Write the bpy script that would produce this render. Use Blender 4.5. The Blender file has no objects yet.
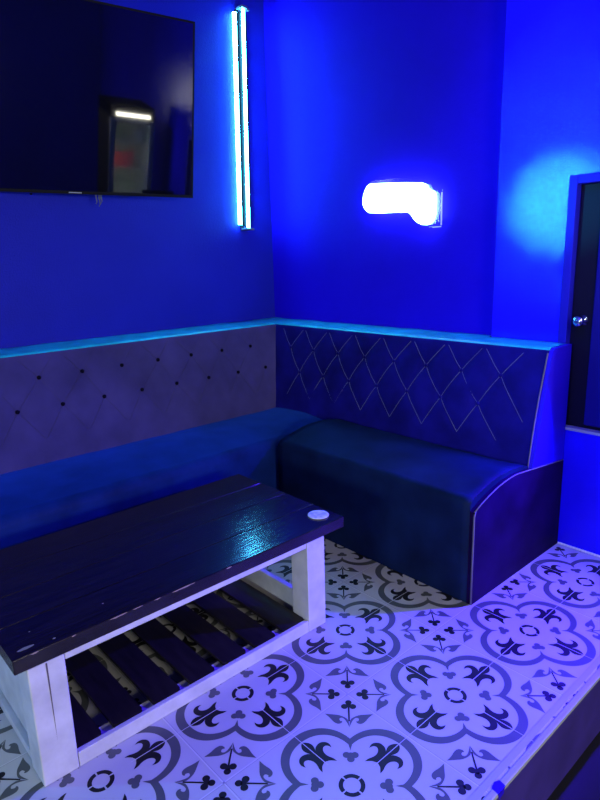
import bpy, bmesh, math, random
from mathutils import Vector, Matrix, noise

random.seed(7)
PI = math.pi
sc = bpy.context.scene
COL = sc.collection
sc.view_settings.view_transform = 'Standard'
sc.view_settings.look = 'None'
sc.view_settings.gamma = 1.0
sc.view_settings.exposure = 0.0
sc.view_settings.use_curve_mapping = False
try:
    sc.cycles.use_denoising = True
    sc.cycles.max_bounces = 8
    sc.cycles.sample_clamp_indirect = 6.0
    sc.cycles.caustics_reflective = False
    sc.cycles.caustics_refractive = False
except Exception:
    pass

# ------------------------------------------------------------------ materials
def mat(name, base, rough=0.5, spec=0.5, metal=0.0, noise_amt=0.0, noise_scale=8.0, bump=0.0, bump_scale=60.0,
        sheen=0.0, sheen_tint=(1, 1, 1), coat=0.0, stretch=None, col2=None):
    m = bpy.data.materials.new(name); m.use_nodes = True
    nt = m.node_tree; nt.nodes.clear()
    out = nt.nodes.new('ShaderNodeOutputMaterial')
    b = nt.nodes.new('ShaderNodeBsdfPrincipled')
    nt.links.new(b.outputs[0], out.inputs[0])
    b.inputs['Base Color'].default_value = (*base, 1)
    b.inputs['Roughness'].default_value = rough
    b.inputs['Specular IOR Level'].default_value = spec
    b.inputs['Metallic'].default_value = metal
    b.inputs['Sheen Weight'].default_value = sheen
    b.inputs['Sheen Tint'].default_value = (*sheen_tint, 1)
    b.inputs['Sheen Roughness'].default_value = 0.4
    b.inputs['Coat Weight'].default_value = coat
    tc = nt.nodes.new('ShaderNodeTexCoord')
    mp = nt.nodes.new('ShaderNodeMapping')
    nt.links.new(tc.outputs['Object'], mp.inputs['Vector'])
    if stretch: mp.inputs['Scale'].default_value = stretch
    if noise_amt > 0 or col2:
        n = nt.nodes.new('ShaderNodeTexNoise'); n.inputs['Scale'].default_value = noise_scale
        n.inputs['Detail'].default_value = 5
        nt.links.new(mp.outputs[0], n.inputs['Vector'])
        r = nt.nodes.new('ShaderNodeValToRGB')
        r.color_ramp.elements[0].position = .3; r.color_ramp.elements[1].position = .7
        c0 = tuple(max(0, c * (1 - noise_amt)) for c in base)
        c1 = col2 if col2 else tuple(min(1, c * (1 + noise_amt)) for c in base)
        r.color_ramp.elements[0].color = (*c0, 1); r.color_ramp.elements[1].color = (*c1, 1)
        nt.links.new(n.outputs['Fac'], r.inputs[0]); nt.links.new(r.outputs[0], b.inputs['Base Color'])
    if bump > 0:
        n2 = nt.nodes.new('ShaderNodeTexNoise'); n2.inputs['Scale'].default_value = bump_scale
        n2.inputs['Detail'].default_value = 3
        nt.links.new(mp.outputs[0], n2.inputs['Vector'])
        bp = nt.nodes.new('ShaderNodeBump'); bp.inputs['Strength'].default_value = bump
        bp.inputs['Distance'].default_value = 0.01
        nt.links.new(n2.outputs['Fac'], bp.inputs['Height']); nt.links.new(bp.outputs[0], b.inputs['Normal'])
    return m

def emit(name, col, strength):
    m = bpy.data.materials.new(name); m.use_nodes = True
    nt = m.node_tree; nt.nodes.clear()
    out = nt.nodes.new('ShaderNodeOutputMaterial'); e = nt.nodes.new('ShaderNodeEmission')
    e.inputs[0].default_value = (*col, 1); e.inputs[1].default_value = strength
    nt.links.new(e.outputs[0], out.inputs[0])
    return m

def clear_mat(name, tint=(1, 1, 1), gloss=0.08):
    m = bpy.data.materials.new(name); m.use_nodes = True
    nt = m.node_tree; nt.nodes.clear()
    out = nt.nodes.new('ShaderNodeOutputMaterial'); t = nt.nodes.new('ShaderNodeBsdfTransparent')
    g = nt.nodes.new('ShaderNodeBsdfGlossy'); g.inputs['Roughness'].default_value = .08
    t.inputs[0].default_value = (*tint, 1)
    mx = nt.nodes.new('ShaderNodeMixShader'); mx.inputs[0].default_value = gloss
    nt.links.new(t.outputs[0], mx.inputs[1]); nt.links.new(g.outputs[0], mx.inputs[2]); nt.links.new(mx.outputs[0], out.inputs[0])
    return m

M = {}
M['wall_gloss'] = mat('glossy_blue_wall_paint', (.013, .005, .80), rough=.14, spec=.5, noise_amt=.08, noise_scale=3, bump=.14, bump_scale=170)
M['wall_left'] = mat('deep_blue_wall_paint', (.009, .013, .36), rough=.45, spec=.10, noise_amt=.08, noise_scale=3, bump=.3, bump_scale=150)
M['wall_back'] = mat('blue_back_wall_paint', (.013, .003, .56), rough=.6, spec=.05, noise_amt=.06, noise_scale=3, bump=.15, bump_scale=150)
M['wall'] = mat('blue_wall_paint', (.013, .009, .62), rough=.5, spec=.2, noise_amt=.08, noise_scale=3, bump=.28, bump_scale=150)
M['ceil'] = mat('ceiling_paint', (.05, .05, .3), rough=.8)
M['tile'] = mat('white_cement_tile', (.47, .455, .43), rough=.42, spec=.4, noise_amt=.05, noise_scale=5)
M['band'] = mat('slate_grey_tile_print', (.088, .092, .085), rough=.42, spec=.4, noise_amt=.1, noise_scale=12)
M['ink'] = mat('dark_tile_print', (.012, .011, .012), rough=.42, spec=.3)
M['grout'] = mat('pale_grout', (.60, .58, .56), rough=.8, spec=.2)
M['joint'] = mat('tile_joint', (.28, .28, .28), rough=.9, spec=.2)
M['concrete'] = mat('grey_floor', (.016, .014, .014), rough=.6, spec=.15, noise_amt=.15, noise_scale=6)
M['riser'] = mat('riser_paint', (.04, .022, .20), rough=.55, noise_amt=.2, noise_scale=9)
M['alu'] = mat('edge_metal', (.40, .40, .42), rough=.55, metal=.1, spec=.2)
M['caulk'] = mat('white_caulk', (.8, .75, .72), rough=.6)
M['velvet'] = mat('dark_blue_velvet', (.006, .004, .145), rough=.75, spec=.06, sheen=.04, noise_amt=.35, noise_scale=7)
M['velvet_seat'] = mat('dark_teal_velvet', (.004, .011, .046), rough=.62, spec=.07, sheen=.0, noise_amt=.4, noise_scale=6)
M['velvet_long'] = mat('lit_velvet_long_seat', (.003, .014, .10), rough=.62, spec=.06, sheen=.42, sheen_tint=(.03, .16, 1), noise_amt=.4, noise_scale=6)  # bluer copy of the seat velvet, lamp streak put into base and sheen
M['velvet_grey'] = mat('grey_velvet', (.046, .036, .145), rough=.8, spec=.1, sheen=.1, noise_amt=.22, noise_scale=6)
M['button'] = mat('button_fabric', (.004, .003, .014), rough=.7, spec=.04)
M['lit_top'] = mat('cyan_lit_top', (.012, .50, .62), rough=.38, spec=.6, noise_amt=.25, noise_scale=9)  # cyan put in for the light falling on the backrest tops
M['thread_grey'] = mat('grey_thread', (.06, .05, .135), rough=.8, spec=.1)
M['thread'] = mat('pale_thread', (.14, .15, .29), rough=.8)
M['vinyl'] = mat('dark_vinyl', (.009, .002, .030), rough=.5, spec=.05, noise_amt=.45, noise_scale=6)
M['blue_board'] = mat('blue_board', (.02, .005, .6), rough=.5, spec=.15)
M['piping'] = mat('piping_fabric', (.12, .10, .14), rough=.7)
M['white_wood'] = mat('white_painted_wood', (.52, .50, .50), rough=.55, spec=.35, noise_amt=.14, noise_scale=14, bump=.1, bump_scale=40)
M['crack'] = mat('wood_crack', (.10, .08, .08), rough=.9)
M['dark_wood'] = mat('dark_stained_wood', (.011, .006, .007), rough=.15, spec=.55, noise_amt=.5, noise_scale=6, bump=.10, bump_scale=9,
                     stretch=(12, 1.2, 6))
M['slat_wood'] = mat('slat_wood', (.012, .008, .010), rough=.45, spec=.35, noise_amt=.4, noise_scale=6, stretch=(1.5, 12, 6))
M['chip'] = mat('bare_wood_chip', (.26, .18, .17), rough=.8)
M['edge_wear'] = mat('worn_brown_edge', (.05, .024, .02), rough=.5, noise_amt=.5, noise_scale=25)
M['coaster'] = mat('white_paper_coaster', (.62, .6, .62), rough=.8, noise_amt=.35, noise_scale=60)
M['black'] = mat('black_plastic', (.005, .005, .007), rough=.6, spec=.1)
M['screen'] = mat('black_screen_glass', (.003, .003, .006), rough=.04, spec=.75)
M['grey_mark'] = mat('grey_mark', (.30, .30, .34), rough=.4)
M['cable'] = mat('grey_cable', (.10, .10, .12), rough=.5)
M['alu_dark'] = mat('anodised_channel', (.18, .2, .26), rough=.45, metal=.5)
M['led'] = emit('cyan_led', (.08, .58, 1.0), 80.0)
M['led_side'] = emit('cyan_led_side', (.08, .58, 1.0), 80.0)
M['neon'] = emit('white_neon', (.55, .8, 1.0), 26.0)
M['opal'] = emit('lit_opal', (.30, .62, 1.0), 24.0)
M['acrylic'] = clear_mat('clear_acrylic', (.96, .98, 1), .04)
M['acrylic_edge'] = mat('acrylic_edge', (.7, .8, .9), rough=.3)
M['frame'] = mat('blue_door_frame', (.015, .012, .40), rough=.5, spec=.06)
M['door'] = mat('dark_door_paint', (.006, .004, .02), rough=.5, spec=.08)
M['door_reflection'] = mat('door_panel_reflection', (.008, .005, .16), rough=.5, spec=.08)  # blue reflection on the dark door, painted as the panel colour
M['chrome'] = mat('chrome', (.7, .7, .72), rough=.15, metal=1.0)
M['fridge'] = mat('fridge_shell', (.004, .004, .005), rough=.8, spec=.03)
M['fridge_in'] = mat('fridge_lining', (.75, .78, .74), rough=.6)
M['fridge_led'] = emit('white_led', (1.0, .97, .80), 40.0)
M['fridge_side_led'] = emit('white_side_led', (.95, 1.0, .92), 400.0)
M['glass'] = clear_mat('door_glass', (.93, .96, .95), .05)
M['red'] = mat('red_pack', (.30, .03, .04), rough=.5)
M['white_pack'] = mat('white_pack', (.75, .75, .75), rough=.5)
M['blue_led'] = emit('blue_led', (.13, .03, 1.0), 60.0)
M['panel'] = emit('warm_panel', (1.0, .93, .80), 1.0)
M['led_wide'] = emit('cyan_led_added', (.08, .52, 1.0), 140.0)

# ------------------------------------------------------------------ mesh helpers
class MB:
    def __init__(s): s.bm = bmesh.new(); s.mi = 0
    def face(s, pts, mi=None):
        f = s.bm.faces.new([s.bm.verts.new(Vector(p)) for p in pts])
        f.material_index = s.mi if mi is None else mi
        return f
    def box(s, lo, hi, bev=0.0, seg=2, mi=None, mtx=None):
        lo = Vector(lo); hi = Vector(hi)
        t = bmesh.new()
        bmesh.ops.create_cube(t, size=1.0)
        for v in t.verts:
            v.co = Vector([(lo[i] + hi[i]) / 2 + v.co[i] * (hi[i] - lo[i]) for i in range(3)])
        if bev > 0:
            bmesh.ops.bevel(t, geom=list(t.edges), offset=bev, segments=seg, profile=.5, affect='EDGES')
        s.merge(t, mi, mtx)
        return s
    def merge(s, t, mi=None, mtx=None):
        vm = {}
        for v in t.verts: vm[v] = s.bm.verts.new(mtx @ v.co if mtx else v.co)
        for f in t.faces:
            try: g = s.bm.faces.new([vm[v] for v in f.verts])
            except ValueError: continue
            g.material_index = s.mi if mi is None else mi
            g.smooth = f.smooth
        t.free()
    def tube(s, pts, r, n=8, caps=True, mi=None, smooth=True):
        pts = [Vector(p) for p in pts]
        rings = []
        up = Vector((0.123, .456, .88)).normalized()
        for i, p in enumerate(pts):
            d = (pts[min(i + 1, len(pts) - 1)] - pts[max(i - 1, 0)]).normalized()
            a = d.cross(up)
            if a.length < 1e-3: a = d.cross(Vector((1, 0, 0)))
            a.normalize(); b = d.cross(a)
            rr = r[i] if isinstance(r, (list, tuple)) else r
            rings.append([s.bm.verts.new(p + rr * (math.cos(2 * PI * k / n) * a + math.sin(2 * PI * k / n) * b)) for k in range(n)])
        for i in range(len(rings) - 1):
            for k in range(n):
                f = s.bm.faces.new([rings[i][k], rings[i][(k + 1) % n], rings[i + 1][(k + 1) % n], rings[i + 1][k]])
                f.smooth = smooth; f.material_index = s.mi if mi is None else mi
        if caps:
            for q in (rings[0][::-1], rings[-1]):
                f = s.bm.faces.new(q); f.material_index = s.mi if mi is None else mi
        return s
    def lathe(s, c, prof, n=24, mi=None, axis='z', smooth=True):
        c = Vector(c); rings = []
        for r, h in prof:
            rg = []
            for k in range(n):
                a = 2 * PI * k / n
                q = {'z': (r * math.cos(a), r * math.sin(a), h), 'y': (r * math.cos(a), h, r * math.sin(a)), 'x': (h, r * math.cos(a), r * math.sin(a))}[axis]
                rg.append(s.bm.verts.new(c + Vector(q)))
            rings.append(rg)
        for i in range(len(rings) - 1):
            for k in range(n):
                f = s.bm.faces.new([rings[i][k], rings[i][(k + 1) % n], rings[i + 1][(k + 1) % n], rings[i + 1][k]])
                f.smooth = smooth; f.material_index = s.mi if mi is None else mi
        for q in (rings[0][::-1], rings[-1]):
            f = s.bm.faces.new(q); f.material_index = s.mi if mi is None else mi
        return s
    def grid(s, rows, mi=None, smooth=True):
        vs = [[s.bm.verts.new(Vector(p)) for p in row] for row in rows]
        for i in range(len(vs) - 1):
            for j in range(len(vs[0]) - 1):
                f = s.bm.faces.new([vs[i][j], vs[i + 1][j], vs[i + 1][j + 1], vs[i][j + 1]])
                f.smooth = smooth; f.material_index = s.mi if mi is None else mi
        return vs
    def build(s, name, mats, parent=None, weld=0.0, mtx=None):
        if mtx: s.bm.transform(mtx)
        if weld: bmesh.ops.remove_doubles(s.bm, verts=s.bm.verts, dist=weld)
        bmesh.ops.recalc_face_normals(s.bm, faces=s.bm.faces)
        me = bpy.data.meshes.new(name); s.bm.to_mesh(me); s.bm.free()
        for m in (mats if isinstance(mats, (list, tuple)) else [mats]): me.materials.append(m)
        o = bpy.data.objects.new(name, me); COL.objects.link(o)
        if parent:
            o.parent = parent
            p = parent; off = Vector((0, 0, 0))
            o.matrix_parent_inverse = parent_world(parent).inverted()
        return o

def parent_world(p):
    m = p.matrix_basis.copy()
    while p.parent:
        m = p.parent.matrix_basis @ p.matrix_parent_inverse @ m if False else (parent_world(p.parent) @ p.matrix_parent_inverse @ p.matrix_basis)
        break
    return m

def tag(o, label=None, cat=None, group=None, kind=None):
    if label: o['label'] = label
    if cat: o['category'] = cat
    if group: o['group'] = group
    if kind: o['kind'] = kind
    return o

def thing(name, label, cat, loc=(0, 0, 0), group=None):
    o = bpy.data.objects.new(name, None); COL.objects.link(o)
    o.location = loc; o.empty_display_size = .1
    return tag(o, label, cat, group)

def struct(name, mb, m, parent=None):
    o = mb.build(name, m, parent)
    if not parent: o['kind'] = 'structure'
    return o

# ------------------------------------------------------------------ constants of the place (metres)
P = 0.45                                   # tile size
XW, YW, YD = -1.75, 1.19, 1.145            # wall behind the tv, wall behind the sign, wall with the door
JOG = -0.150
EDGE = 0.70                                # edge of the tiled platform
LOW = -0.25                                # floor in front of the platform
CEIL = 3.05

# ------------------------------------------------------------------ floor with printed tiles
def smooth_poly(pts, closed=True, it=2, keep=()):
    pts = [(p[0], p[1], i in keep) for i, p in enumerate(pts)]
    for _ in range(it):
        out = []
        n = len(pts)
        for i in range(n if closed else n - 1):
            a, b = pts[i], pts[(i + 1) % n]
            out.append(a if a[2] else (a[0] * .75 + b[0] * .25, a[1] * .75 + b[1] * .25, False))
            if not b[2]: out.append((a[0] * .25 + b[0] * .75, a[1] * .25 + b[1] * .75, False))
        pts = out
    return [(p[0], p[1]) for p in pts]

def sq(c, r, e, x_sign_pts, n=26):
    """superellipse lobe along +b: points from the left diagonal over the top to the right diagonal"""
    pts = []
    for k in range(n + 1):
        t = -1 + 2 * k / n
        a = t * 2.45
        sx, cx = math.sin(a), math.cos(a)
        x = math.copysign(abs(sx) ** (2 / e), sx) * r; y = math.copysign(abs(cx) ** (2 / e), cx) * r + c
        pts.append((x, y))
    return pts

def clip_to_wedge(pts):
    """keep the part with y >= |x|, adding the crossing points"""
    out = []
    for i in range(len(pts) - 1):
        a, b = pts[i], pts[i + 1]
        ia, ib = a[1] - abs(a[0]) >= 0, b[1] - abs(b[0]) >= 0
        if ia: out.append(a)
        if ia != ib:
            fa, fb = a[1] - abs(a[0]), b[1] - abs(b[0]); t = fa / (fa - fb)
            out.append((a[0] + (b[0] - a[0]) * t, a[1] + (b[1] - a[1]) * t))
    return out

def resample(pts, n):
    L = [0]
    for a, b in zip(pts, pts[1:]): L.append(L[-1] + math.hypot(b[0] - a[0], b[1] - a[1]))
    out = []
    for k in range(n + 1):
        d = L[-1] * k / n; i = 0
        while i < len(L) - 2 and L[i + 1] < d: i += 1
        t = (d - L[i]) / max(1e-9, L[i + 1] - L[i])
        out.append((pts[i][0] + (pts[i + 1][0] - pts[i][0]) * t, pts[i][1] + (pts[i + 1][1] - pts[i][1]) * t))
    return out

inner = resample(clip_to_wedge(sq(.222, .194, 2.15, 0, 80)), 40)
outer = resample(clip_to_wedge(sq(.243, .233, 2.1, 0, 80)), 40)
# pull the inner ends to the point of the cusp
inner[0] = (-.168, .168); inner[-1] = (.168, .168)

half = [(0, .409), (.016, .397), (.031, .372), (.032, .345), (.017, .312), (.028, .326), (.055, .338), (.086, .336), (.108, .314),
        (.113, .288), (.102, .262), (.098, .284), (.084, .299), (.064, .297), (.048, .28), (.040, .255), (.044, .225),
        (.055, .200), (.056, .171), (.044, .186), (.026, .205), (0, .215)]
fl = smooth_poly(half, closed=False, it=2, keep=(0, 4, 10, 18, 21))
FLEUR_R = [(0, .409)] + fl[1:] if fl[0] != (0, .409) else fl
if FLEUR_R[-1] != (0, .215): FLEUR_R.append((0, .215))
leaf = [(.288, .000), (.252, .013), (.222, .028), (.208, .046), (.217, .064), (.240, .056), (.236, .042), (.254, .046), (.264, .072),
        (.245, .100), (.207, .124), (.176, .155), (.181, .108), (.186, .063), (.203, .029), (.226, .004)]
LEAF = smooth_poly(leaf, it=2, keep=(0, 11))

def circle(cx, cy, r, n=14): return [(cx + r * math.cos(2 * PI * k / n), cy + r * math.sin(2 * PI * k / n)) for k in range(n)]

XMIN, YMIN, YMAX = XW, -4.4, YD
fb = MB()
fb.box((XMIN - .1, YMIN, LOW), (EDGE - .004, YW + .1, 0), mi=0)
ROT4 = [(1, 0, 0, 1), (0, -1, 1, 0), (-1, 0, 0, -1), (0, 1, -1, 0)]

def poly(pts, z, mi, cx, cy, m):
    w = [((cx + m[0] * x + m[1] * y) * P, (cy + m[2] * x + m[3] * y) * P) for x, y in pts]
    if any(x < XMIN + .001 or x > EDGE - .006 or y > YW - .001 for x, y in w):
        # clip with a small bmesh against the room rectangle
        t = bmesh.new()
        try: t.faces.new([t.verts.new((x, y, z)) for x, y in w])
        except ValueError: t.free(); return
        for co, no in (((XMIN + .001, 0, 0), (-1, 0, 0)), ((EDGE - .006, 0, 0), (1, 0, 0)), ((0, YW - .001, 0), (0, 1, 0))):
            bmesh.ops.bisect_plane(t, geom=list(t.verts) + list(t.edges) + list(t.faces), plane_co=co, plane_no=no, clear_outer=True)
        fb.merge(t, mi)
        return
    fb.face([(x, y, z) for x, y in w], mi)

def tile(i, j):
    for m in ROT4:
        for k in range(40):
            poly([inner[k], inner[k + 1], outer[k + 1], outer[k]], .0003, 1, i, j, m)
        # ring in four arcs, cut by the joint
        g = .075
        for q in range(12):
            a0 = PI / 2 + g + (PI / 2 - 2 * g) * q / 12; a1 = PI / 2 + g + (PI / 2 - 2 * g) * (q + 1) / 12
            poly([(r * math.cos(a), r * math.sin(a)) for r, a in ((.049, a0), (.049, a1), (.074, a1), (.074, a0))], .0003, 2, i, j, m)
        # fleur on the axis, two halves
        for s in (1, -1):
            poly([(s * (x + .0025), y) for x, y in FLEUR_R], .0005, 2, i, j, m)
        # trefoil at the cusp
        u = math.sqrt(.5)
        for s_, l_ in ((.176, 0), (.206, .025), (.206, -.025), (.203, .0)):
            x = s_ * u + l_ * u; y = s_ * u - l_ * u
            poly(circle(x, y, .0225), .0004 + .001 * (l_ + s_ - .17), 1, i, j, m)
        # corner motif: clover, stem and two leaves, pointing from the tile corner
        def D(s_, l_): d = (math.sqrt(.5) - s_); return (d * u + l_ * u, d * u - l_ * u)
        for s_, l_, r in ((.112, .027, .0225), (.112, -.027, .0225), (.076, 0, .0215), (.104, 0, .018)):
            c = D(s_, l_); poly(circle(c[0], c[1], r), .0004 + .0001 * (l_ + .05), 2, i, j, m)
        poly([D(.115, .0055), D(.24, .0045), D(.24, -.0045), D(.115, -.0055)], .0006, 2, i, j, m)
        for s in (1, -1):
            poly([D(a, s * b) for a, b in LEAF], .0003 + .00003 * s, 1, i, j, m)

for i in range(-4, 3):
    for j in range(-9, 4):
        if (i + .5) * P < XMIN or (i - .5) * P > EDGE: continue
        tile(i, j)
        cx, cy = i * P, j * P
        # pale printed line on both axes of the tile
        for (x0, y0, x1, y1) in ((-.5, -.0020, .5, .0020), (-.0020, -.5, .0020, .5)):
            for a, b in ((.185, .5), (-.5, -.185)):
                if abs(x1 - x0) > .5: r = [(a, y0), (b, y0), (b, y1), (a, y1)]
                else: r = [(x0, a), (x1, a), (x1, b), (x0, b)]
                poly(r, .0008, 3, i, j, (1, 0, 0, 1))
        # joints between tiles
        for r in ([(-.5, .4985), (.5, .4985), (.5, .5015), (-.5, .5015)], [(.4985, -.5), (.5015, -.5), (.5015, .5), (.4985, .5)]):
            poly(r, .0007, 4, i, j, (1, 0, 0, 1))
        for r in ([(-.5, .490), (.5, .490), (.5, .4985), (-.5, .4985)], [(.490, -.5), (.4985, -.5), (.4985, .5), (.490, .5)]):
            poly(r, .0006, 3, i, j, (1, 0, 0, 1))
floor = fb.build('floor', [M['tile'], M['band'], M['ink'], M['grout'], M['joint']])
tag(floor, 'raised floor of white tiles printed with grey quatrefoils and dark fleurs', None, None, 'structure')

b = MB(); b.box((EDGE - .02, -4.4, LOW - .1), (4.2, YD, LOW)); b.box((-1.85, -4.4, LOW - .1), (EDGE - .02, 1.25, LOW - .001))
tag(struct('floor', b, M['concrete']), 'plain grey lower floor beyond the tiled platform edge')
b = MB(); b.box((EDGE - .004, -4.4, LOW), (EDGE + .004, YD, -.012))
tag(struct('trim_1', b, M['riser']), 'dark purple riser face below the tiled edge')
b = MB(); b.box((EDGE - .006, -4.4, -.014), (EDGE + .012, YD, .0015), .003); b.box((EDGE - .03, -4.4, -.001), (EDGE - .012, YD, .0012))
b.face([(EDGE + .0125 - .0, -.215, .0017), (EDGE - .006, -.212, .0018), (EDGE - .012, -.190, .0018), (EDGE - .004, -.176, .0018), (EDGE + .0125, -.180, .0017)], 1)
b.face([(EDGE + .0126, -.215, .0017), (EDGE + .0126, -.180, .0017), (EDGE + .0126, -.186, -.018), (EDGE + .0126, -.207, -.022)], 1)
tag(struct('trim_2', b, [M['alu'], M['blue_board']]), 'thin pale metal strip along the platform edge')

# ------------------------------------------------------------------ walls
b = MB(); b.box((XW - .1, -4.4, LOW), (XW, YW + .1, CEIL)); struct('wall_left', b, M['wall_left'])
b = MB(); b.box((XW - .1, YW, LOW), (JOG, YW + .1, CEIL)); struct('wall_back', b, M['wall_back'])
DX0, DX1, DZ0, DZ1 = .183, .575, .536, 1.542     # clear opening of the small door
b = MB()
b.box((JOG, YD, LOW), (DX0, YD + .15, CEIL)); b.box((DX1, YD, LOW), (4.2, YD + .15, CEIL))
b.box((DX0, YD, LOW), (DX1, YD + .15, DZ0)); b.box((DX0, YD, DZ1), (DX1, YD + .15, CEIL))
b.box((DX0, YD + .12, DZ0), (DX1, YD + .15, DZ1))
struct('wall_right', b, M['wall_gloss'])
b = MB(); b.box((4.2, -4.4, LOW), (4.3, YD + .1, CEIL)); struct('wall_side', b, M['wall'])
b = MB(); b.box((XW, -4.5, LOW), (4.2, -4.4, CEIL)); struct('wall_front', b, M['wall'])
b = MB(); b.box((XW - .1, -4.5, CEIL), (4.3, YW + .1, CEIL + .1)); struct('ceiling', b, M['ceil'])
b = MB(); b.box((.226, YD - .006, 0), (EDGE - .008, YD, .008), .002)
tag(struct('trim_3', b, M['caulk']), 'thin pale bead where the right wall meets the tiles')

# small door in the right wall
d = bpy.data.objects.new('door_1', None); COL.objects.link(d); d.location = (DX0, YD, DZ0); d['kind'] = 'structure'
tag(d, 'small dark door with a blue frame set high in the right wall')
fr = MB()
fr.box((DX0 - .022, YD - .005, DZ0 - .0), (DX0 + .012, YD + .06, DZ1 + .022), .003)
fr.box((DX1 - .012, YD - .005, DZ0 - .0), (DX1 + .022, YD + .06, DZ1 + .022), .003)
fr.box((DX0 + .012, YD - .005, DZ1 - .012), (DX1 - .012, YD + .06, DZ1 + .022), .003)
fr.build('door_frame', M['frame'], d)
lf = MB()
lf.box((DX0 + .014, YD + .03, DZ0 + .006), (DX1 - .014, YD + .065, DZ1 - .014), .002)
leaf_o = lf.build('door_leaf', M['door'], d)
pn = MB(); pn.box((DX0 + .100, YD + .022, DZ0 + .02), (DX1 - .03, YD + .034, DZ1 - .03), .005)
pn.build('door_panel', M['door_reflection'], d)
k = MB(); kc = (DX0 + .062, YD + .03, .995)
k.lathe(kc, [(.022, 0), (.022, -.006), (.009, -.008), (.009, -.026), (.018, -.032), (.023, -.044), (.019, -.056), (.008, -.060)], 20, axis='y')
k.build('door_knob', M['chrome'], leaf_o)
s_ = MB(); s_.box((DX0 - .012, YD - .006, DZ0 - .006), (DX1 + .012, YD + .06, DZ0 + .006), .002)
s_.build('door_sill', M['alu'], d)

# ------------------------------------------------------------------ corner banquette
def nz(x, y, z, s=4.0): return noise.noise(Vector((x * s, y * s, z * s)))

def seat_profile(front, back, top, n=10, r=.05, dome=.028, drop=0.0):
    """(depth, z) from the floor at the front over the rounded edge to the back of the seat"""
    pts = [(front, 0.002), (front, .12), (front, .24), (front, top - r - .04)]
    for k in range(n + 1):
        a = PI / 2 * k / n
        pts.append((front + r * (1 - math.cos(a)), top - r + r * math.sin(a)))
    for k in range(1, 15):
        t = k / 14
        pts.append((front + r + (back - front - r) * t, top + dome * math.sin(PI * min(1, t * 1.0)) * (1 - .25 * t) - drop * t * t))
    return pts

def make_seat(prof, along0, along1, axis, name, parent, m, amp=.006, step=.035):
    n = int((along1 - along0) / step); rows = []
    # refine the profile
    pp = []
    for a, c in zip(prof, prof[1:]):
        q = max(1, int(math.hypot(c[0] - a[0], c[1] - a[1]) / .03))
        for k in range(q): pp.append((a[0] + (c[0] - a[0]) * k / q, a[1] + (c[1] - a[1]) * k / q))
    pp.append(prof[-1])
    for i in range(n + 1):
        s = along0 + (along1 - along0) * i / n
        row = []
        for (dep, z) in pp:
            w = amp * nz(s, dep, z, 3.5) + amp * .5 * nz(s + 9, dep, z, 9)
            f = min(1, z / .15)
            if axis == 'x': row.append((s, dep - w * f * .6, z + w * f))
            else: row.append((dep + w * f * .6, s, z + w * f))
        rows.append(row)
    b = MB(); vs = b.grid(rows)
    bk, z_b = pp[-1][0], 0.002
    first = [v for v in vs[0]]; last = [v for v in vs[-1]]
    # ends and the hidden back and underside
    for ring, flip in ((first, 0), (last, 1)):
        co = ring[0].co.copy(); e = ring[-1].co
        nv = b.bm.verts.new((e.x, e.y, z_b))
        b.bm.faces.new(ring + [nv])
    return b.build(name, m, parent, weld=.0005)

TUFT = 1.0
def tuft_depth(s, h, buttons, lines):
    d = 0
    for (bs, bh) in buttons:
        q = (s - bs) ** 2 + (h - bh) ** 2
        if q < .03: d += .017 * math.exp(-q / .0011)
    best = 9
    for (a, c) in lines:
        ax, ay = a; bx, by = c
        dx, dy = bx - ax, by - ay; L = dx * dx + dy * dy
        t = max(0, min(1, ((s - ax) * dx + (h - ay) * dy) / L))
        q = math.hypot(s - ax - t * dx, h - ay - t * dy)
        best = min(best, q)
    d += .008 * math.exp(-(best / .018) ** 2)
    return d * TUFT

def make_backrest(parent, axis, a0, a1, fb_, ft, rear, buttons, lines, m, amp=.003, rear_fn=None):
    """front face leans from fb_ (depth at z=.40) to ft (depth at z=.885); sgn gives the direction of the room"""
    sgn = -1 if axis == 'x' else 1
    zs = [.30] + [.40 + (.875 - .40) * k / 38 for k in range(39)]
    n = int((a1 - a0) / .0125); rows = []
    for i in range(n + 1):
        s = a0 + (a1 - a0) * i / n
        row = []
        for z in zs:
            dep = fb_ + (ft - fb_) * (z - .40) / .485
            td = tuft_depth(s, z, buttons, lines)
            w = amp * nz(s, z, 2, 5) + amp * .6 * nz(s, z, 7, 14)
            puff = .012 * math.sin(PI * max(0, min(1, (z - .40) / .49)))
            dep = dep + sgn * (puff + w - td)
            row.append((s, dep, z) if axis == 'x' else (dep, s, z))
        # rounded top edge and flat top to the rear
        rr = rear_fn(s) if rear_fn else rear
        for k in range(1, 6):
            a = PI / 2 * k / 5
            dep = ft - sgn * .022 * (1 - math.cos(a)) ; z = .878 + .022 * math.sin(a)
            row.append((s, dep, z) if axis == 'x' else (dep, s, z))
        for k in range(1, 5):
            dep = (ft - sgn * .022) + (rr - ft + sgn * .022) * k / 4
            z = .90 + .004 * nz(s, k, 3, 6)
            row.append((s, dep, z) if axis == 'x' else (dep, s, z))
        row.append((s, rr, .002) if axis == 'x' else (rr, s, .002))
        rows.append(row)
    b = MB(); vs = b.grid(rows)
    for ring in (vs[0], vs[-1]):
        b.bm.faces.new(list(ring))
    nz_ = len(zs)
    b.bm.verts.index_update()
    for f in b.bm.faces:
        if len(f.verts) == 4 and min(v.co.z for v in f.verts) > .886: f.material_index = 1
    return b.build('backrest', [m, M['lit_top']], parent, weld=.0004)

def surf(axis, fb_, ft, s, z, buttons, lines, off=0.0):
    sgn = -1 if axis == 'x' else 1
    dep = fb_ + (ft - fb_) * (z - .40) / .485
    puff = .012 * math.sin(PI * max(0, min(1, (z - .40) / .49)))
    dep += sgn * (puff - tuft_depth(s, z, buttons, lines) + off)
    return Vector((s, dep, z)) if axis == 'x' else Vector((dep, s, z))

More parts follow.
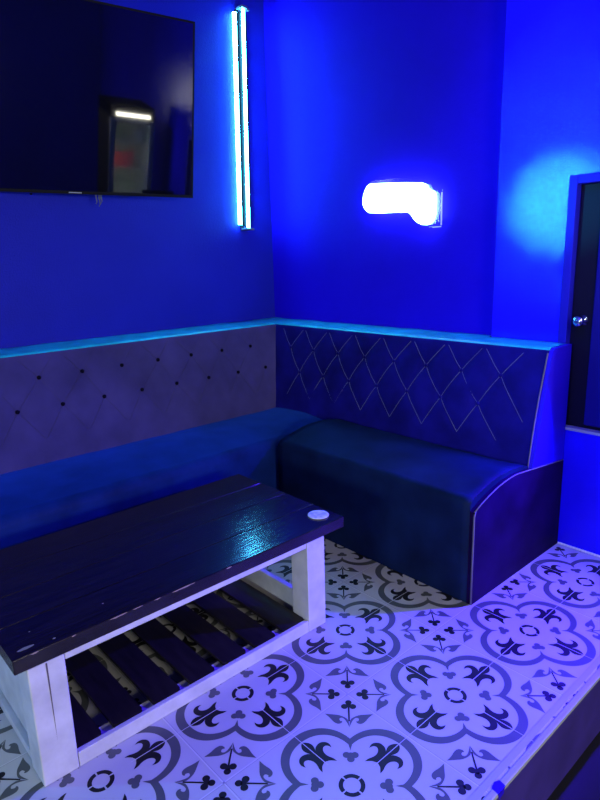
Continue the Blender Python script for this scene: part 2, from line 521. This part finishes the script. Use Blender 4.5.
def stitch(parent, axis, fb_, ft, buttons, lines, skip=0.0, m='thread', r=.0012):
    b = MB()
    rnd = random.Random(3)
    for a, c in lines:
        if rnd.random() < skip: continue
        pts = [surf(axis, fb_, ft, a[0] + (c[0] - a[0]) * k / 14, a[1] + (c[1] - a[1]) * k / 14, buttons, lines, .0012) for k in range(15)]
        b.tube(pts, r, 5)
    return b.build('stitching', M[m], parent)

TUFT = .45
# ---- right run: along the wall behind the sign
RFB, RFT = .862, .975
up = [.015 - .1918 * k for k in range(8)]
midr = [-.068 - .1918 * k for k in range(7)]
low = [.045 - .1918 * k for k in range(8)]
RB = [(u, .770) for u in up] + [(u, .640) for u in midr]
RL = []
for k in range(7):
    RL += [((up[k], .77), (midr[k], .64)), ((up[k + 1], .77), (midr[k], .64))]
for k in range(7):
    RL += [((midr[k], .64), (low[k + 1], .505))]
    if k > 0 or True: RL += [((midr[k], .64), (low[k], .505))]
RL.append(((up[0], .77), (.150, .60)))
for k in range(8):
    RL += [((up[k], .77), (up[k] + .085, .872)), ((up[k], .77), (up[k] - .085, .872))]

sofa = thing('corner_sofa', 'L-shaped dark velvet corner sofa with tufted backs along both blue walls', 'sofa', (-1.3, .8, 0))
bench_r = bench_l = sofa
seat_r = make_seat(seat_profile(.442, .93, .418, r=.035, dome=.040, drop=.0), -.868, .205, 'x', 'seat', bench_r, M['velvet_seat'], .006)
back_r = make_backrest(bench_r, 'x', XW + .006, .205, RFB, RFT, YW - .004, RB, RL, M['velvet'], rear_fn=lambda s: YW - .004 if s < JOG - .012 else YD - .004)
stitch(back_r, 'x', RFB, RFT, RB, RL, .0, r=.0008)
for (s, z) in RB:
    c = surf('x', RFB, RFT, s, z, RB, RL, .002)
    bb = MB(); bb.lathe(c, [(.003, .004), (.0085, .002), (.0095, -.001), (.007, -.004), (.002, -.006)], 12, axis='y')
    bb.build('tuft_button', M['velvet'], back_r)
# blue board closing the end of the backrest
b = MB()
prof = [(RFB - .004, .395), (RFT - .006, .868), (RFT + .004, .889), (RFT + .022, .899), (YD - .004, .899), (YD - .004, .395)]
vs0 = [b.bm.verts.new((.205, y, z)) for y, z in prof]; vs1 = [b.bm.verts.new((.222, y, z)) for y, z in prof]
b.bm.faces.new(vs0); b.bm.faces.new(vs1[::-1])
for i in range(len(prof)):
    b.bm.faces.new([vs0[i], vs0[(i + 1) % len(prof)], vs1[(i + 1) % len(prof)], vs1[i]])
tag(b.build('end_board', M['blue_board'], bench_r), 'bright blue board closing the end of the backrest')
# dark wing closing the end of the seat
prof = [(.441, .002)] + [(.441, .372)]
for k in range(1, 15):
    t = k / 14
    prof.append((.441 + .695 * t, .372 + .066 * (1 - (1 - min(1, t / .42)) ** 2) * (1 if t < .42 else 1) - max(0, t - .42) * .075))
prof.append((YD - .006, .002))
b = MB()
vs0 = [b.bm.verts.new((.2055, y, z)) for y, z in prof]; vs1 = [b.bm.verts.new((.226, y, z)) for y, z in prof]
b.bm.faces.new(vs0); b.bm.faces.new(vs1[::-1])
for i in range(len(prof)):
    b.bm.faces.new([vs0[i], vs0[(i + 1) % len(prof)], vs1[(i + 1) % len(prof)], vs1[i]])
tag(b.build('end_panel', M['vinyl'], bench_r), 'scuffed dark panel closing the end of the seat')
b = MB(); b.tube([(.224, .4405, .004), (.224, .4405, .2), (.224, .4405, .355), (.224, .447, .375)], .0035, 8)
b.tube([(.224, prof[i][0], prof[i][1] + .001) for i in range(1, len(prof) - 1)], .0028, 6)
b.build('piping', M['piping'], bench_r)
b = MB(); b.tube([surf('x', RFB, RFT, .203, .41 + .47 * k / 10, [], [], .002) for k in range(11)], .003, 6)
b.build('edge_piping', M['piping'], bench_r)

TUFT = .28
# ---- left run: along the wall under the television
LFB, LFT = -1.383, -1.487
LY0 = -2.35
upl = [-.444 + .2 * k for k in range(-8, 7)]
lol = [-.564 + .2 * k for k in range(-8, 8)]
upl = [y for y in upl if y > LY0 + .1 and y < .93]; lol = [y for y in lol if y > LY0 + .1 and y < .93]
LB = [(y, .787) for y in upl] + [(y, .655) for y in lol]
LL = []
for y in upl:
    for s in (-1, 1):
        LL.append(((y, .787), (y + s * (.08 if s > 0 else .12), .655)))
        LL.append(((y, .787), (y + s * .075, .872)))
for y in lol:
    for s in (-1, 1): LL.append(((y, .655), (y + s * .095, .52)))
LL = [l for l in LL if l[0][0] < .95 and l[1][0] < .955]
seat_l = make_seat([(d_, z) for d_, z in [(-x, z) for x, z in seat_profile(.905, 1.43, .405, r=.045, dome=.020)]], LY0, .90, 'y', 'seat', bench_l, M['velvet_long'], .005)
tag(seat_r, 'teal velvet seat of the short run under the sign'); tag(back_r, 'dark blue diamond tufted backrest')
back_l = make_backrest(bench_l, 'y', LY0, .974, LFB, LFT, XW + .004, LB, LL, M['velvet_grey'])
tag(seat_l, 'long velvet seat under the television'); tag(back_l, 'grey velvet backrest with dark buttons')
stitch(back_l, 'y', LFB, LFT, LB, LL, 0, 'thread_grey', r=.0007)
for (s, z) in LB:
    c = surf('y', LFB, LFT, s, z, LB, LL, .002)
    bb = MB(); bb.lathe(c, [(.003, -.005), (.0085, -.003), (.0095, .002), (.007, .006), (.002, .008)], 12, axis='x')
    bb.build('tuft_button', M['button'], back_l)

# ------------------------------------------------------------------ coffee table
tb = thing('coffee_table', 'low coffee table with dark wooden top and white painted slatted frame', 'table', (-.39, -.48, 0))
TX0, TX1, TY0, TY1 = -.705, -.078, -1.040, .082
b = MB()
w = (TX1 - TX0) / 4
for k in range(4):
    b.box((TX0 + w * k + .0004, TY0, .340), (TX0 + w * (k + 1) - .0004, TY1, .380), .0025, 2, mi=0)
chips = b; chips.mi = 1
rc = random.Random(11)
def chip(y, L, hgt, z0=.378, dx=.0006):
    n = 7; pts = []
    for k in range(n): pts.append((TX1 + dx, y + L * k / (n - 1), z0 - hgt * (.15 + .5 * rc.random()) * math.sin(PI * (k + .3) / n)))
    for k in range(n - 1, -1, -1): pts.append((TX1 + dx, y + L * k / (n - 1), z0 + .0015 * math.sin(PI * (k + .3) / n)))
    chips.face(pts)
for y, L, h in ((-.80, .05, .006), (-.735, .03, .005), (-.67, .02, .004), (-.615, .075, .012), (-.43, .02, .006), (-.90, .012, .004), (-1.0, .02, .006)): chip(y, L, h)
for (x, y, lx, ly) in ((-.108, -1.0, .010, .042), (-.098, -.935, .006, .008), (-.17, -.97, .004, .004), (-.16, -.78, .004, .006)):
    chips.face([(x + lx * .5 * math.cos(a) * (1 + .2 * rc.random()), y + ly * .5 * math.sin(a), .3806) for a in [2 * PI * k / 10 for k in range(10)]])
top = b.build('tabletop', [M['dark_wood'], M['chip']], tb)

def leg(x0, x1, y0, y1, crack=0):
    b = MB(); b.box((x0, y0, .001), (x1, y1, .340), .003)
    if crack:          # the joint of the two planks, open towards the top
        ym = (y0 + y1) / 2
        b.face([(x1 + .0004, ym - .0022, .338), (x1 + .0004, ym + .0022, .338), (x1 + .0004, ym + .0016, .22), (x1 + .0004, ym + .0004, .11), (x1 + .0004, ym - .0008, .22)], 1)
    return b
LX = -.078
WW = [M['white_wood'], M['crack']]
leg(LX - .09, LX, -1.012, -.922, 1).build('leg', WW, tb)
leg(-.70, -.61, -1.012, -.922).build('leg', WW, tb)
leg(LX - .085, LX, -.100, -.018).build('leg', WW, tb)
leg(-.70, -.615, -.100, -.018).build('leg', WW, tb)
b = MB(); b.box((LX - .03, -.921, .322), (LX - .002, -.101, .3395), .002); b.build('apron', M['white_wood'], tb)
b = MB(); b.box((-.70, -.920, .312), (-.668, -.101, .3395), .002); b.build('apron', M['white_wood'], tb)
b = MB(); b.box((-.608, -1.004, .30), (LX - .092, -.975, .3395), .002); b.build('apron', M['white_wood'], tb)
b = MB(); b.box((-.608, -.990, .030), (LX - .092, -.972, .298), .001); b.build('end_panel', M['white_wood'], tb)
b = MB(); b.box((-.608, -1.006, .001), (LX - .092, -.975, .028), .002); b.build('rail', M['white_wood'], tb)
b = MB(); b.box((LX - .018, -.921, .001), (LX - .001, -.101, .045), .002); b.box((LX - .062, -.921, .002), (LX - .0175, -.101, .033), .002); b.build('rail', M['white_wood'], tb)
b = MB(); b.box((-.70, -.921, .001), (-.664, -.101, .033), .002); b.build('rail', M['white_wood'], tb)
b = MB(); b.box((-.614, -.072, .010), (LX - .086, -.050, .108), .003); b.build('rail', M['white_wood'], tb)
for k in range(7):
    y0 = -.937 + .1228 * k
    x1 = LX - .0185 - .003 * (k % 3 == 1); ya, yb = y0 + .003, y0 + .091
    if k == 0: ya = -.920
    if k == 6: yb = -.102
    b = MB()
    sh_ = [(-.695, ya), (x1 - .012, ya), (x1 - .003, ya + .004), (x1, ya + .012), (x1, yb - .012), (x1 - .003, yb - .004), (x1 - .012, yb), (-.695, yb)]
    lo_ = [b.bm.verts.new((x, y, .0335)) for x, y in sh_]; hi_ = [b.bm.verts.new((x, y, .0455)) for x, y in sh_]
    b.bm.faces.new(lo_[::-1]); b.bm.faces.new(hi_)
    for i in range(8): b.bm.faces.new([lo_[i], lo_[(i + 1) % 8], hi_[(i + 1) % 8], hi_[i]])
    b.build('slat', M['slat_wood'], tb)

# white coaster
b = MB()
rows = [(.001, .3808), (.036, .3808), (.038, .382), (.038, .3836), (.0365, .3846), (.030, .3842), (.001, .3842)]
b.lathe((-.150, .024, 0), rows, 36)
tag(b.build('coaster', M['coaster']), 'round white coaster on the far right corner of the dark tabletop', 'coaster')

# ------------------------------------------------------------------ television on the left wall
psi, tilt = math.radians(7.0), math.radians(10.7)
BR = Vector((-1.53, .476, 1.599))
hh = Vector((math.sin(psi), math.cos(psi), 0))
n0 = Vector((math.cos(psi), -math.sin(psi), 0))
tt = math.cos(tilt) * Vector((0, 0, 1)) + math.sin(tilt) * n0
nn = math.cos(tilt) * n0 - math.sin(tilt) * Vector((0, 0, 1))
TVM = Matrix.Translation(BR) @ Matrix((( hh.x, tt.x, nn.x, 0), (hh.y, tt.y, nn.y, 0), (hh.z, tt.z, nn.z, 0), (0, 0, 0, 1)))   # local: x right, y up, z out; origin bottom right
tv = thing('television', 'large black flat television on the left wall, switched off and reflecting a fridge', 'television', BR)
TW, TH = 1.40, .80
b = MB(); b.box((-TW, 0, -.045), (0, TH, -.004), .004)
for (x0, y0, x1, y1) in ((-TW, 0, 0, .014), (-TW, TH - .009, 0, TH), (-TW, .014, -TW + .009, TH - .009), (-.009, .014, 0, TH - .009)):
    b.box((x0, y0, -.004), (x1, y1, .001), .0008)
b.box((-TW + .2, .1, -.07), (-.2, TH - .1, -.045), .01)
b.build('housing', M['black'], tv, mtx=TVM)
b = MB(); b.face([(-TW + .009, .014, -.0005), (-.009, .014, -.0005), (-.009, TH - .009, -.0005), (-TW + .009, TH - .009, -.0005)])
b.build('screen', M['screen'], tv, mtx=TVM)
b = MB(); b.box((-.635, .004, .0008), (-.575, .009, .0016), .0003); b.build('maker_mark', M['grey_mark'], tv, mtx=TVM)
mtw = TVM @ Vector((-.70, .40, -.07))
b = MB(); b.box((XW + .001, mtw.y - .22, mtw.z - .14), (XW + .02, mtw.y + .22, mtw.z + .16), .003)
b.tube([(XW + .01, mtw.y - .05, mtw.z), (mtw.x + .01, mtw.y - .02, mtw.z)], .02, 10); b.tube([(XW + .01, mtw.y + .05, mtw.z), (mtw.x + .01, mtw.y + .02, mtw.z)], .02, 10)
b.build('wall_mount', M['black'], tv)
b = MB()
for dx_, L in ((-.502, .034), (-.487, .045), (-.478, .030)):
    b.tube([TVM @ Vector((dx_, .01, -.02)), TVM @ Vector((dx_, -.01, -.022)), TVM @ Vector((dx_ + .004, -L, -.02)), TVM @ Vector((dx_ - .002, -L - .01, -.02))], .003, 6)
b.box((-.492, -.022, -.024), (-.482, -.012, -.016), .001, mtx=TVM)
b.build('cable_ends', M['cable'], tv)
b = MB(); b.tube([TVM @ Vector((-.80, -.002, -.006)), TVM @ Vector((-.80, -.010, -.006))], .006, 8); b.build('sensor_bump', M['black'], tv)

# ------------------------------------------------------------------ led tube lights
def led_tube(loc, rot, label, group=None, wide=0):
    t = thing('tube_sconce', label, 'light', loc, group)
    t.rotation_euler = rot
    # local frame: x out of the wall, y along the wall to the right, z up; origin at the foot of the tube on the wall
    L = 1.19
    I = parent_world(t)
    b = MB(); b.box((.0015, .008, .01), (.024, .060, L - .01), .002); b.box((.0015, -.012, .0), (.014, .008, L), .001)
    b.build('channel', M['black'], t, mtx=I)
    b = MB(); b.tube([(.036, .026, .0), (.036, .026, L)], .0095, 14); b.build('front_tube', M['led'], t, mtx=I)
    b = MB(); b.tube([(.018, -.023, .02), (.018, -.023, L - .02)], .0115, 14); b.build('side_tube', M['led_side'], t, mtx=I)
    for z in (-.012, L):
        b = MB(); b.box((.0015, -.006, z), (.050, .061, z + .012), .002); b.build('end_cap', M['alu_dark'], t, mtx=I)
    if wide:
        b = MB(); b.box((.002, -.12, .02), (.012, -.036, L - .02), .003); b.build('added_strip', M['led_wide'], t, mtx=I)  # wide glowing strip added beside the unseen tube for more light
    b = MB(); b.tube([(.016, -.021, .02), (.016, -.021, L - .02)], .0115, 14); b.build('side_tube', M['led_side'], t, mtx=I)
    for z in (-.012, L):
        b = MB(); b.box((.0, -.004, z), (.066, .036, z + .012), .002); b.build('end_cap', M['alu_dark'], t, mtx=I)
    return t
bpy.context.view_layer.update()
led_tube((XW, .950, 1.462), (math.radians(-1.6), 0, 0), 'glowing cyan upright double tube light on the wall right of the television', 'cyan upright tube lights')
led_tube((XW, -2.85, 1.42), (0, 0, 0), 'glowing cyan upright tube light left of the television, outside the frame', 'cyan upright tube lights', 1)

# ------------------------------------------------------------------ glowing sign on the back wall
sg = thing('neon_sign', 'overexposed white neon sign with cyan halo on the blue back wall', 'sign', (-.70, YW, 1.40))
b = MB(); b.box((-.915, YW - .030, 1.405), (-.452, YW - .024, 1.655), .001)
b.build('clear_panel', M['acrylic'], sg)
b = MB(); b.box((-.4535, YW - .031, 1.410), (-.4500, YW - .0235, 1.560)); b.box((-.50, YW - .031, 1.402), (-.4535, YW - .0235, 1.4055))
b.build('panel_edge', M['acrylic_edge'], sg)
shape = [(-.925, 1.605), (-.900, 1.638), (-.86, 1.640), (-.58, 1.617), (-.535, 1.605), (-.515, 1.575), (-.482, 1.565), (-.474, 1.53), (-.480, 1.44), (-.510, 1.415),
         (-.560, 1.418), (-.600, 1.445), (-.625, 1.478), (-.66, 1.486), (-.88, 1.492), (-.918, 1.512), (-.940, 1.550)]
sh = smooth_poly(shape, it=1)
b = MB()
f0 = [b.bm.verts.new((x, YW - .034, z)) for x, z in sh]; f1 = [b.bm.verts.new((x, YW - .046, z)) for x, z in sh]
b.bm.faces.new(f0); b.bm.faces.new(f1[::-1])
for i in range(len(sh)): b.bm.faces.new([f0[i], f0[(i + 1) % len(sh)], f1[(i + 1) % len(sh)], f1[i]])
b.build('lit_backing', M['opal'], sg)
b = MB()
pts = []
for k in range(120):
    t = k / 119
    pts.append((-.885 + .345 * t + .018 * math.sin(t * 40), YW - .056, 1.572 - .018 * t + .034 * math.cos(t * 40)))
b.tube(pts, .006, 8)
pts = [(-.585 + .085 * t + .014 * math.sin(t * 14), YW - .056, 1.478 + .034 * math.cos(t * 14)) for t in [k / 40 for k in range(41)]]
b.tube(pts, .006, 8)
b.build('neon_tube', M['neon'], sg)
for x, z in ((-.89, 1.63), (-.47, 1.43)):
    b = MB(); b.tube([(x, YW - .001, z), (x, YW - .034, z)], .006, 10); b.build('standoff', M['chrome'], sg)

# ------------------------------------------------------------------ lamp and fridge outside the frame, right of the door
LP = Vector((.655, YD - .11, .965))
lp = thing('flood_lamp', 'small blue flood lamp on the wall right of the little door', 'light', LP)
aim = Vector((-.10, -.78, -.60)).normalized()
q = aim.to_track_quat('-Z', 'Y')
LM = Matrix.Translation(LP) @ q.to_matrix().to_4x4()
b = MB(); b.box((-.03, -.03, .002), (.03, .03, .035), .006); b.box((-.005, -.03, .03), (.005, .03, .05), .001)
b.build('lamp_body', M['black'], lp, mtx=LM)
b = MB(); b.box((LP.x + .024, LP.y - .24, LP.z - .22), (LP.x + .030, LP.y + .04, LP.z + .10), .001); b.build('added_flap', M['black'], lp)  # unseen flap added to keep lamp light off the lower floor
b = MB(); b.face([(-.022, -.022, -.001), (.022, -.022, -.001), (.022, .022, -.001), (-.022, .022, -.001)])
b.build('lamp_face', M['blue_led'], lp, mtx=LM)
b = MB(); b.tube([LM @ Vector((0, 0, .045)), (LP.x + .03, YD - .002, LP.z)], .008, 8); b.build('bracket', M['black'], lp)

def area(name, loc, direction, size, size_y, energy, color, spread=180):
    l = bpy.data.lights.new(name, 'AREA'); l.shape = 'RECTANGLE'; l.size = size; l.size_y = size_y
    l.energy = energy; l.color = color; l.spread = math.radians(spread)
    o = bpy.data.objects.new(name, l); COL.objects.link(o)
    o.location = loc; o.rotation_euler = Vector(direction).to_track_quat('-Z', 'Y').to_euler()
    return o
la = area('flood_lamp_light', LP + aim * .012, aim, .035, .035, 52, (.036, .004, 1.0), 124)
la.parent = lp; la.matrix_parent_inverse = parent_world(lp).inverted()

fg = thing('display_fridge', 'lit glass fronted fridge with a white light bar, seen only in the television', 'fridge', (1.25, .78, LOW))
FX, FY0, FY1, FZ1 = 1.0, .59, .97, 1.66
b = MB()
b.box((FX + .05, FY0, LOW + .002), (FX + .52, FY0 + .03, FZ1)); b.box((FX + .05, FY1 - .03, LOW + .002), (FX + .52, FY1, FZ1))
b.box((FX + .49, FY0, LOW + .002), (FX + .52, FY1, FZ1)); b.box((FX + .02, FY0, 1.56), (FX + .52, FY1, FZ1), .004); b.box((FX + .02, FY0, LOW + .002), (FX + .52, FY1, LOW + .12), .004)
b.build('cabinet', M['fridge'], fg)
b = MB()
b.box((FX + .48, FY0 + .031, LOW + .121), (FX + .489, FY1 - .031, 1.559)); b.box((FX + .06, FY0 + .031, LOW + .121), (FX + .48, FY0 + .038, 1.559)); b.box((FX + .06, FY1 - .038, LOW + .121), (FX + .48, FY1 - .031, 1.559))
b.build('lining', M['fridge_in'], fg)
b = MB(); b.box((FX - .004, FY0 + .045, 1.580), (FX + .018, FY1 - .045, 1.608), .004); b.build('light_bar', M['fridge_led'], fg)
b = MB(); b.box((FX + .052, FY0 + .0385, .95), (FX + .064, FY0 + .0425, 1.52)); b.build('inner_light', M['fridge_side_led'], fg)
for z in (.30, .62, .93, 1.14, 1.36):
    b = MB(); b.box((FX + .10, FY0 + .04, z - .008), (FX + .47, FY1 - .04, z), .001); b.build('shelf', M['fridge_in'], fg)
b = MB()
for (y0, y1, z0, z1) in ((FY0, FY0 + .042, LOW + .12, 1.558), (FY1 - .042, FY1, LOW + .12, 1.558), (FY0 + .03, FY1 - .03, LOW + .12, LOW + .15), (FY0 + .03, FY1 - .03, 1.53, 1.558)):
    b.box((FX + .015, y0, z0), (FX + .048, y1, z1), .003)
dr = b.build('door', M['alu_dark'], fg)
b = MB(); b.box((FX + .03, FY0 + .03, LOW + .15), (FX + .036, FY1 - .03, 1.53)); b.build('glass', M['glass'], dr)
where = ('nearest the glass', 'second from the glass', 'third from the glass')
first = None
for i, (y, z, h, m, lab) in enumerate(((.70, 1.14, .11, 'red', 'red carton on the fridge shelf, left of its pair'), (.79, 1.14, .13, 'red', 'red carton on the fridge shelf, right of its pair'),
                                       (.86, 1.36, .10, 'white_pack', 'white carton on the top fridge shelf'))):
    b = MB(); b.box((FX + .14, y - .036, z + .001), (FX + .22, y + .036, z + h), .004)
    tag(b.build('carton', M[m]), lab, 'carton', 'cartons in the fridge')

# unseen fill panel added on the far side of the front room, behind the camera's right
WL = Vector((4.2, -1.0, 1.45))
cp = thing('wall_light', 'wide pale fill light added out of view on the side wall of the front room', 'light', WL)
b = MB(); b.box((4.16, -1.7, 1.15), (4.198, -.3, 1.75), .004); b.build('housing', M['alu_dark'], cp)
b = MB(); b.face([(4.158, -1.67, 1.18), (4.158, -.33, 1.18), (4.158, -.33, 1.72), (4.158, -1.67, 1.72)]); b.build('diffuser', M['panel'], cp)
ca = area('wall_light_light', (4.15, -1.0, 1.45), (-1, 0, 0), 1.3, .5, 104, (1.0, .98, .82))
ca.parent = cp; ca.matrix_parent_inverse = parent_world(cp).inverted()

WF = Vector((1.3, -4.4, 1.15))  # second unseen panel, added to fill in light from behind the camera
cq = thing('wall_light', 'wide cool fill light added on the front wall behind the camera', 'light', WF)
b = MB(); b.box((.6, -4.398, .85), (2.0, -4.36, 1.45), .004); b.build('housing', M['alu_dark'], cq)
b = MB(); b.face([(.63, -4.358, .88), (1.97, -4.358, .88), (1.97, -4.358, 1.42), (.63, -4.358, 1.42)]); b.build('diffuser', M['panel'], cq)
cb = area('added_fill_glow', (1.3, -4.35, 1.15), (0, 1, 0), 1.3, .5, 66, (.72, .90, 1.0))
cb.parent = cq; cb.matrix_parent_inverse = parent_world(cq).inverted()

# unseen cyan beam lamp added to make the glow on the wall beside the little door
def lens_lamp(name, label, base, loc, target, energy, color, cone, blend):
    t = thing(name, label, 'light', loc)
    loc = Vector(loc); dv = (Vector(target) - loc).normalized()
    Lm = Matrix.Translation(loc) @ dv.to_track_quat('-Z', 'Y').to_matrix().to_4x4()
    b = MB(); b.lathe((0, 0, 0), [(.030, .07), (.042, .06), (.045, .0), (.05, -.012), (.042, -.012), (.04, .004)], 24)
    b.build('lamp_body', M['black'], t, mtx=Lm)
    b = MB(); b.tube([Lm @ Vector((0, 0, .05)), Vector(base)], .009, 8); b.build('bracket', M['black'], t)
    l = bpy.data.lights.new(name + '_light', 'SPOT'); l.energy = energy; l.color = color; l.spot_size = math.radians(cone); l.spot_blend = blend
    l.shadow_soft_size = .035
    o = bpy.data.objects.new(name + '_light', l); COL.objects.link(o)
    o.matrix_world = Matrix.Translation(loc + dv * .03) @ dv.to_track_quat('-Z', 'Y').to_matrix().to_4x4()
    o.parent = t; o.matrix_parent_inverse = parent_world(t).inverted()
    return o
b1 = lens_lamp('added_beam_lamp', 'unseen cyan beam lamp added on the left wall of the front room', (XW + .002, -2.55, 1.72), (XW + .12, -2.55, 1.72), (.12, YD, 1.46), 680, (.05, .66, 1.0), 6.8, 1.0)
b2 = lens_lamp('added_wash_lamp', 'unseen blue wash lamp added under the ceiling to brighten the walls', (.6, -.6, CEIL - .002), (.6, -.6, CEIL - .12), (.75, YD, 1.6), 240, (.02, .002, 1.0), 76, .9)  # lamp added out of view to wash the walls with blue

# ------------------------------------------------------------------ world and camera
w = bpy.data.worlds.new('room_air'); sc.world = w; w.use_nodes = True
w.node_tree.nodes['Background'].inputs[0].default_value = (.1, .1, .3, 1); w.node_tree.nodes['Background'].inputs[1].default_value = .02

cam = bpy.data.cameras.new('camera'); cam.sensor_fit = 'AUTO'; cam.sensor_width = 36; cam.lens = 598.44 / 800 * 36; cam.clip_start = .02
co = bpy.data.objects.new('camera', cam); COL.objects.link(co)
co.matrix_world = Matrix(((0.672731, -0.153215, 0.723850, 1.293503), (0.739344, 0.176709, -0.649727, -1.343287), (-0.028363, 0.972265, 0.232156, 1.280772), (0, 0, 0, 1)))
sc.camera = co
